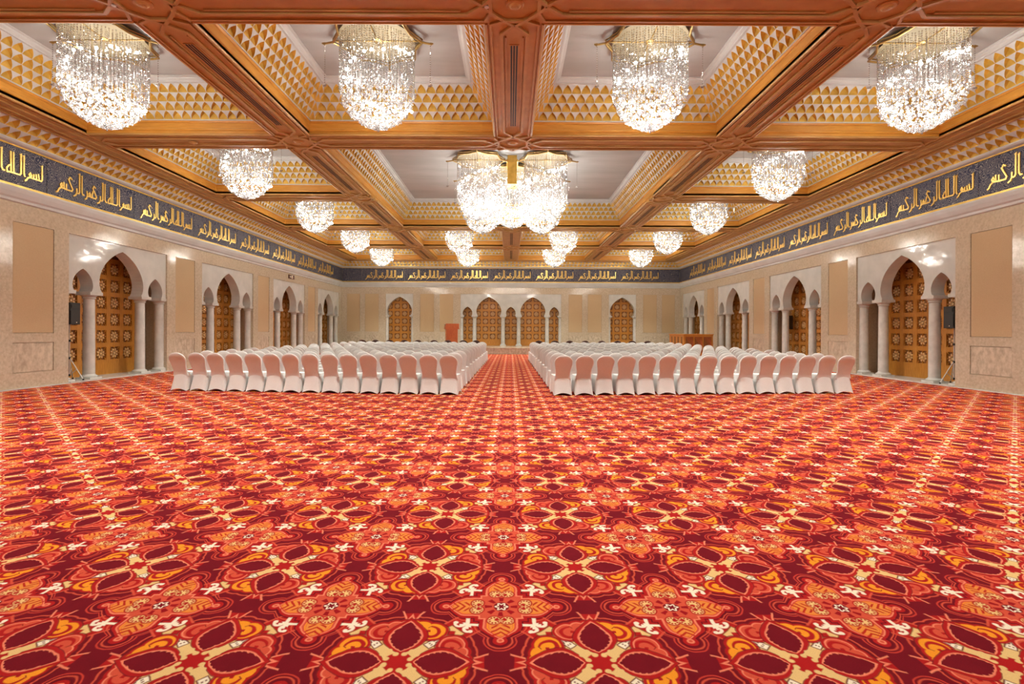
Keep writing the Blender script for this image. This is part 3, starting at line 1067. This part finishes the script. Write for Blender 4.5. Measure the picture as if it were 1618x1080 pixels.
def frame_mesh(R=0.74, z=7.36, star=True):
    m = MB()
    n = 8
    pts = []
    for i in range(2 * n):
        t = pi * i / n
        r = (R + 0.17) if i % 2 == 0 else (R + 0.03)
        pts.append((r * cos(t), r * sin(t)))
    for i in range(2 * n):
        a, b = pts[i], pts[(i + 1) % (2 * n)]
        m.tube((*a, z + 0.02), (*b, z + 0.02), 0.024, 6)
        m.tube((*a, z + 0.08), (*b, z + 0.08), 0.016, 6)
    for i in range(0, 2 * n, 4): m.tube((*pts[i], z + 0.05), (0, 0, z + 0.05), 0.016, 6)
    m.lathe([(0.05, z + 0.02), (0.10, z + 0.04), (0.10, z + 0.09), (0.05, z + 0.12), (0.05, ZC)], 16)
    return m
def plate_mesh(R=0.74, z=7.36):
    m = MB(); m.lathe([(0.0, z + 0.055), (R + 0.02, z + 0.055), (R + 0.02, z + 0.075), (0.0, z + 0.075)], 24, caps=False)
    return m

def arms_mesh(R=0.74, z=7.36):
    m = MB(); tips = []
    for i in range(8):
        t = 2 * pi * i / 8
        if i % 2: continue
        c, s = cos(t), sin(t)
        r0, r1 = R + 0.14, R + 0.34
        m.tube((r0 * c, r0 * s, z + 0.03), (r1 * c, r1 * s, z - 0.01), 0.022, 6)
        m.tube((r1 * c, r1 * s, z - 0.01), ((r1 + 0.06) * c, (r1 + 0.06) * s, z + 0.0), 0.034, 6, r2=0.012)
        tips.append((r1 * c, r1 * s, z - 0.03))
    return m, tips

def make_chandelier(name='chandelier', drop=0.0, arms=True):
    st_, dr = chandelier_meshes(z_cyl=6.28 - drop, z_tip=5.65 - drop, seed=3)
    if name == 'crystal_drum':                       # a drum of the cluster is a part with sub-parts
        root = st_.build(name, [M['crystal']], fix=False)
    else:
        root = empty(name)
        o = st_.build('crystal_strands', [M['crystal']], root, fix=False); o['kind'] = 'stuff'; o['label'] = 'hanging strings of crystal beads'
    o = dr.build('crystal_drops', [M['crystal']], root, fix=False); o['kind'] = 'stuff'; o['label'] = 'bowl of round crystal drops'
    o = frame_mesh().build('gold_frame', [M['brass']], root); o['label'] = 'gold star-shaped top frame'
    o = plate_mesh().build('ceiling_plate', [M['plate']], root)
    if arms:
        am, tips = arms_mesh()
        am.build('gold_arms', [M['brass']], root)
        for x, y, z in tips:
            pm = MB()
            zz = -0.03
            while zz > -0.78: octa(pm, 0, 0, zz, 0.012, 0.020); zz -= 0.046
            for q in range(4): ball(pm, 0.025 * cos(q * 1.6), 0.025 * sin(q * 1.6), -0.82 - 0.01 * q, 0.024)
            po = pm.build('pendant_strand', [M['crystal']], root, fix=False, loc=(x, y, z))
    bm_ = MB(); ball(bm_, 0, 0, 0, 1.0)
    me = None
    rng = random.Random(11)
    spots = []
    for i in range(22):
        t = i * 2.399963
        spots.append(((0.60 + 0.10 * rng.random()) * cos(t), (0.60 + 0.10 * rng.random()) * sin(t), 7.15 - (1.15 + drop) * ((i * 0.618) % 1.0)))
    for i in range(10):
        t = i * 2.399963
        rr = 0.12 + 0.042 * i
        spots.append((rr * cos(t), rr * sin(t), 5.80 - drop + rr * rr * 0.75))
    for i, (x, y, z) in enumerate(spots):
        if me is None:
            b = MB(); ball(b, 0, 0, 0, 0.030)
            bo = b.build('bulb', [M['bulb']], root); me = bo
        else: bo = inst(me, root)
        bo.location = (x, y, z)
    # the chandelier's own light: small lamps among the crystals
    ll = bpy.data.lights.new('lower_lamp', 'POINT'); ll.energy = LAMP_LOW; ll.color = LAMP_COL; ll.shadow_soft_size = 0.035
    lu = bpy.data.lights.new('upper_lamp', 'POINT'); lu.energy = LAMP_HIGH; lu.color = LAMP_COL; lu.shadow_soft_size = 0.035
    for i in range(12):
        low = i < 8
        t = i * 2.399963
        r = 0.16 + 0.065 * i if low else 0.45 + 0.05 * (i % 4)
        z = (5.86 + 0.55 * r + 0.12 * (i % 2) - drop) if low else 6.55 + 0.14 * (i % 4)
        lo = bpy.data.objects.new('lower_lamp' if low else 'upper_lamp', ll if low else lu)
        COL.objects.link(lo); lo.parent = root; lo.location = (r * cos(t), r * sin(t), z)
    ls = bpy.data.lights.new('added_floor_spot', 'SPOT'); ls.energy = FLOOR_SPOT * (0.10 if drop else 1.0); ls.color = LAMP_COL  # added spot, no visible fitting: brightens floor and seats below
    ls.shadow_soft_size = 0.10; ls.spot_size = math.radians(112); ls.spot_blend = 0.7
    lo = bpy.data.objects.new('added_floor_spot', ls)
    COL.objects.link(lo); lo.parent = root; lo.location = (0, 0, 5.50 - drop)
    if drop: ll.energy *= 0.13; lu.energy *= 0.22
    return root

ch = make_chandelier()
first = True
COLN = ['far left', 'centre left', 'centre right', 'far right']
for i, k, x, y in coffers:
    o = ch if first else copy_tree(ch)
    first = False
    o.location = (x, y, 0)
    if k == 0:  # unseen row, added only for its light, lamps turned down
        for c_ in o.children:
            if c_.type == 'LIGHT' and 'lamp' in c_.name:
                nm_ = 'dimmed_' + c_.name.split('.')[0]
                if nm_ not in bpy.data.lights:
                    d_ = c_.data.copy(); d_.name = nm_; d_.energy = c_.data.energy * 0.12
                c_.data = bpy.data.lights[nm_]
        lab = f'unseen crystal chandelier added for its light above the camera, {COLN[i]} column'
    else: lab = f'round crystal chandelier in the {ORD[k - 1]} coffer row from the camera, {COLN[i]} column'
    tag(o, lab, 'chandelier', 'crystal chandeliers in the coffers')

# central cluster: one chandelier of several drums round a gilded body
cl = empty('cluster_chandelier', (CX, CY, 0))
tag(cl, 'large clustered crystal chandelier of several drums in the wide central coffer', 'chandelier')
drum = make_chandelier('crystal_drum', drop=0.30)
drum.parent = cl
for n_, (dx, dy) in enumerate([(-1.16, -1.16), (1.16, -1.16), (-1.16, 1.16), (1.16, 1.16), (0, 0.15)]):
    o = drum if n_ == 0 else copy_tree(drum, cl)
    o.location = (dx, dy, 0)
m = MB(); m.box(-0.16, 0.16, -1.3, -0.60, 6.55, ZC); m.box(-0.20, 0.20, -1.34, -0.56, 7.30, 7.38)
o = m.build('gilded_body', [M['gold']], cl); o['label'] = 'gilded box between the drums'

# ------------------------------------------------------------------ covered chairs
def chair_proto():
    root = empty('banquet_chair')
    # skirt and seat
    m = MB()
    lev = [(0.0, .230, -.100, .500), (.10, .222, -.070, .488), (.22, .212, -.038, .476), (.34, .205, -.012, .468), (.42, .203, .0, .466), (.455, .196, .008, .458)]
    ns = 10
    def ring(hx, y0, y1, z, hem):
        pts = []
        cs = [(-hx, y0), (hx, y0), (hx, y1), (-hx, y1)]
        for k in range(4):
            a, b = cs[k], cs[(k + 1) % 4]
            for i in range(ns):
                t = i / ns
                sg = sin(pi * t)
                x, y = a[0] + (b[0] - a[0]) * t, a[1] + (b[1] - a[1]) * t
                # corners rounded, sides drawn in towards the middle
                cx_, cy_ = 0.0, (y0 + y1) / 2
                pull = 0.012 * (1 - sg) ** 4 * 3 + 0.030 * sg * hem
                L_ = sqrt((x - cx_) ** 2 + (y - cy_) ** 2)
                x -= (x - cx_) / L_ * pull; y -= (y - cy_) / L_ * pull
                pts.append((x, y, z + 0.058 * sg * hem))
        return pts
    vs, fs = [], []
    N = 4 * ns
    for li, (z, hx, y0, y1) in enumerate(lev):
        vs += ring(hx, y0, y1, z, max(0.0, 1 - z / 0.30))
    for li in range(len(lev) - 1):
        for i in range(N):
            j = (i + 1) % N
            fs.append((li * N + i, li * N + j, (li + 1) * N + j, (li + 1) * N + i))
    vs.append((0, .23, .468)); c = len(vs) - 1
    for i in range(N): fs.append(((len(lev) - 1) * N + i, (len(lev) - 1) * N + (i + 1) % N, c))
    m.add(vs, fs)
    seat = m.build('seat_cover', [M['cover']], root, fix=False); smooth_by_angle(seat, 50)
    # back, leaning to the rear
    b = MB()
    rows = [.36, .42, .47, .53, .60, .67, .73, .78, .82, .86, .89, .913, .928, .936]
    nc = 12
    vs, fs = [], []
    for z in rows:
        if z <= .76:
            pts_ = [(.36, .200), (.42, .184), (.47, .174), (.53, .172), (.60, .181), (.67, .197), (.73, .211), (.76, .216), (.80, .216)]
            for (za, ha), (zb, hb) in zip(pts_[:-1], pts_[1:]):
                if za <= z <= zb: hw = ha + (hb - ha) * (z - za) / (zb - za)
        else: hw = .217 * max(0.02, 1 - ((z - .76) / .178) ** 2.2) ** 0.5
        yc = 0.018 - 0.185 * max(0, (z - .40) / .54) ** 1.1
        th = 0.030 if z < .86 else 0.030 * sqrt(max(0.05, 1 - ((z - .86) / .08) ** 2))
        for i in range(2 * nc):
            t = 2 * pi * i / (2 * nc)
            cx_, sy_ = cos(t), sin(t)
            x = hw * (abs(cx_) ** 0.55) * (1 if cx_ >= 0 else -1)
            y = yc + th * (abs(sy_) ** 0.45) * (1 if sy_ >= 0 else -1)
            if sy_ < 0: y += 0.012 * (1 - (x / max(hw, .01)) ** 2) * (1 if z < .8 else .3)
            vs.append((x, y, z))
    N = 2 * nc
    for li in range(len(rows) - 1):
        for i in range(N):
            j = (i + 1) % N
            fs.append((li * N + i, li * N + j, (li + 1) * N + j, (li + 1) * N + i))
    fs.append(tuple(range((len(rows) - 1) * N, len(rows) * N)))
    b.add(vs, fs)
    back = b.build('back_cover', [M['cover']], root, fix=False); smooth_by_angle(back, 50)
    return root
chair = chair_proto()
rng = random.Random(5)
first = True
NROW, NCOL = 12, 15
far = []
for side, nm in ((-1, 'left'), (1, 'right')):
    for r in range(NROW):
        for c in range(NCOL):
            if side < 0: x = -1.47 - c * 0.475
            else: x = 1.18 + c * 0.496
            y = 11.82 + 1.21 * r + 0.088 * (abs(x) - 1.3)
            x += rng.uniform(-.005, .005) + 0.006 * r * (-side); y += rng.uniform(-.02, .02)
            rz = -side * -0.085 + rng.uniform(-.02, .02)
            if r >= 10: far.append((x, y, rz)); continue
            o = chair if first else copy_tree(chair)
            first = False
            o.location = (x, y, 0); o.rotation_euler = (0, 0, rz)
            place = 'aisle seat' if c == 0 else ('outermost seat' if c == NCOL - 1 else f'{ORD[c]} seat from the aisle')
            tag(o, f'white covered banquet chair, {nm} block, {ORD[r]} row from the camera, {place}', 'chair', f'covered chairs of the {nm} block')
# the two farthest rows of each block, of which only the tops show
fm = MB()
src = [ch_.data for ch_ in chair.children]
for x, y, rz in far:
    c, s = cos(rz), sin(rz)
    for me in src:
        fm.add([(x + c * v.co.x - s * v.co.y, y + s * v.co.x + c * v.co.y, v.co.z) for v in me.vertices], [tuple(p.vertices) for p in me.polygons])
o = fm.build('far_chair_rows', [M['cover']], smooth=True, fix=False)
tag(o, 'farthest two rows of white covered banquet chairs in both blocks', 'chairs', kind='stuff')

# dark bare chairs behind the last covered row
def bare_chair():
    root = empty('wooden_chair')
    m = MB(); m.box(-.22, .22, 0.0, .44, .42, .47); so = m.build('seat', [M['brown']], root)
    m = MB()
    prev = None
    pts = []
    for i in range(17):
        t = pi * i / 16
        pts.append((.215 * cos(t), .78 + .18 * sin(t)))
    outer = [(.215, .50)] + pts + [(-.215, .50)]
    for a, b_ in zip(outer[:-1], outer[1:]):
        ya, yb = -.02 - .16 * (a[1] - .5), -.02 - .16 * (b_[1] - .5)
        m.tube((a[0], ya, a[1]), (b_[0], yb, b_[1]), .022, 6)
    m.prism([(x * .92, .5 + (z - .5) * .96) for x, z in outer], 0, .025, lambda u, v, h: (u, -.02 - .16 * (v - .5) + h, v))
    m.build('backrest', [M['brown']], root, tri=True)
    for sx, sy in ((-.2, .02), (.2, .02), (-.2, .42), (.2, .42)):
        m = MB(); m.tube((sx, sy, .0), (sx * .98, sy, .43), .016, 6, r2=.02)
        m.build('leg', [M['brown']], root)
    return root
bc = bare_chair()
first = True
BX = [-8.05, -7.3, -6.55, -5.75, -5.0, -4.15, -3.4, -2.55, -1.85, 1.5, 2.35, 3.15, 4.0, 4.9, 5.75, 6.55, 7.4]
nl = 0; nr = 0
for i, x in enumerate(BX):
    o = bc if first else copy_tree(bc)
    first = False
    o.location = (x, 27.1 + 0.05 * abs(x) + rng.uniform(-.05, .05), 0)
    o.rotation_euler = (0, 0, rng.uniform(-.1, .1))
    if x < 0: lab = f'dark brown bare chair behind the left block, {ORD[i]} from the left'
    else: lab = f'dark brown bare chair behind the right block, {ORD[i - 9]} from the aisle'
    tag(o, lab, 'chair', 'bare brown chairs behind the covered rows')

# ------------------------------------------------------------------ lectern
lec = empty('lectern', (-3.84, 32.75, STAGE_Z), 0.30)
tag(lec, 'reddish wooden lectern standing on the stage left of the central arches', 'lectern')
m = MB(); m.box(-.36, .36, -.24, .24, .06, 1.20); m.box(-.33, .33, -.255, -.24, .14, 1.14); m.build('body', [M['lectern']], lec)
m = MB(); m.box(-.41, .41, -.29, .29, 0, .06); m.build('base', [M['lectern']], lec)
m = MB()
m.prism([(-.32, 1.20), (.32, 1.20), (.32, 1.36), (-.32, 1.53)], -.43, .43, lambda u, v, h: (h, u, v))
m.box(-.45, .45, -.35, .35, 1.18, 1.22)
m.build('reading_desk', [M['lectern']], lec)
m = MB(); m.tube((-.40, -.05, 1.40), (-.46, -.18, 1.44), .012, 6); m.lathe([(0, 1.43), (.025, 1.44), (.025, 1.47), (0, 1.48)], 10, -.46, -.18)
m.build('microphone', [M['black']], lec)

# ------------------------------------------------------------------ wooden counter at the right
ctr = empty('wooden_counter', (9.42, 27.6, 0), 0.04)
tag(ctr, 'wooden counter with slatted side and pierced front panels behind the right chair block', 'counter')
m = MB()
m.box(0, 1.62, 0, .06, 0, 1.30)
m.box(0, .06, .06, 2.2, 0, 1.30)
m.box(1.56, 1.62, .06, 2.2, 0, 1.30)
m.build('carcass', [M['screen']], ctr)
m = MB(); m.box(-.03, 1.65, -.03, 2.23, 1.30, 1.35); m.build('top', [M['screen']], ctr)
for i in range(3):
    x = 0.10 + i * 0.50
    m = MB()
    m.box(x, x + .42, -.006, 0.0, .35, 1.20, 1)
    for q in range(8):
        t = q / 8
        for sgn in (0, 1):
            u0, v0 = (x + .42 * t, .35), (x, .35 + .85 * t)
            m.tube((x + .42 * t, -.012, .35 if not sgn else 1.20), (x + min(.42, .42 * t + .30), -.012, .80 if not sgn else .75), .010, 4)
    o = m.build('pierced_panel', [M['lectern'], M['screen_dark']], ctr)
for i in range(4):
    y = .20 + i * .50
    m = MB(); m.box(-.006, 0.0, y, y + .22, .30, 1.20)
    o = m.build('slot', [M['screen_dark']], ctr)

# ------------------------------------------------------------------ loudspeakers on tripod stands
def speaker_stand(x, y, face, a0, label):
    r = empty('speaker_stand', (x, y, THRESH), 0)
    tag(r, label, 'speaker stand', 'tripod speaker stands')
    m = MB(); m.tube((0, 0, .12), (0, 0, 1.15), .018, 10); m.tube((0, 0, 1.1), (0, 0, 1.58), .014, 10); m.build('pole', [M['steel']], r)
    for z in (.14, .62, 1.12):
        m = MB(); m.lathe([(.0, z - .03), (.032, z - .03), (.032, z + .03), (0, z + .03)], 10); m.build('collar', [M['black']], r)
    for k in range(3):
        t = a0 + k * 2 * pi / 3
        c, s = cos(t), sin(t)
        R = .40
        m = MB(); m.tube((.02 * c, .02 * s, .62), (R * c, R * s, .02), .013, 6); lo_ = m.build('leg', [M['steel']], r)
        m = MB(); m.lathe([(0, 0), (.022, 0), (.02, .04), (0, .045)], 8, R * c, R * s); m.build('rubber_foot', [M['black']], lo_)
        m = MB(); m.tube((.02 * c, .02 * s, .14), (.22 * c, .22 * s, .315), .008, 6); m.build('brace', [M['steel']], r)
    return r
def speaker(x, y, rz, label):
    r = empty('loudspeaker', (x, y, THRESH + 1.58), rz)
    tag(r, label, 'speaker', 'loudspeakers on stands')
    m = MB()
    m.prism([(-.17, -.16), (.17, -.16), (.13, .16), (-.13, .16)], 0, .62, lambda u, v, h: (u, v, h))
    o = m.build('cabinet', [M['black']], r)
    m = MB(); m.box(-.15, .15, -.172, -.16, .03, .40); o = m.build('grille', [M['mesh']], r)
    m = MB(); m.prism([(-.145, .43), (.145, .43), (.145, .59), (-.145, .59)], -.166, -.160, lambda u, v, h: (u, h, v)); o = m.build('horn_recess', [M['black']], r)
    m = MB(); m.lathe([(.0, .50), (.05, .51), (.09, .55)], 12, 0, -.10, caps=False)
    m = MB(); m.box(-.13, .13, -.176, -.166, .47, .56); o = m.build('horn', [M['mesh']], r)
    m = MB(); m.box(.02, .05, -.176, -.172, .05, .075); o = m.build('badge', [M['signwhite']], r); o['label'] = 'small pale badge'
speaker_stand(-W - 0.44, 14.42, 0, 0.0, 'black and silver tripod stand in the nearest arcade, left wall')
speaker(-W - 0.44, 14.42, pi / 2, 'black loudspeaker on tripod stand in the nearest arcade, left wall')
speaker_stand(W + 0.44, 14.42, 0, pi, 'black and silver tripod stand in the nearest arcade, right wall')
speaker(W + 0.44, 14.42, -pi / 2, 'black loudspeaker on tripod stand in the nearest arcade, right wall')
speaker_stand(W + 0.60, 23.36, 0, pi, 'tripod speaker stand behind the columns of the second arcade, right wall')
speaker(W + 0.60, 23.36, -pi / 2, 'black loudspeaker behind the columns of the second arcade, right wall')

# ------------------------------------------------------------------ exit sign on the left wall
m = MB(); m.box(-.34, .34, -.05, 0, 0, .21)
ex = m.build('exit_sign', [M['sign']], loc=(-W + 0.001, 27.95, 4.30)); ex.rotation_euler = (0, 0, pi / 2)
tag(ex, 'small dark emergency exit sign above the third arcade, left wall', 'exit sign')
m = MB()
F3 = lambda u, v, h: (u, h, v)
m.prism([(-.05, .03), (.13, .03), (.13, .18), (-.05, .18)], -.054, -.050, F3)
o = m.build('door_symbol', [M['signwhite']], ex)
m = MB()
m.prism([(-.27, .10), (-.20, .16), (-.20, .12), (-.10, .12), (-.10, .08), (-.20, .08), (-.20, .04)], -.054, -.050, F3)
o = m.build('arrow_symbol', [M['signwhite']], ex, tri=True)
m = MB()
m.prism([(.02, .05), (.035, .05), (.055, .085), (.075, .05), (.09, .05), (.065, .11), (.09, .12), (.06, .14), (.03, .12)], -.058, -.054, F3)
o = m.build('running_figure', [M['sign']], ex, tri=True)
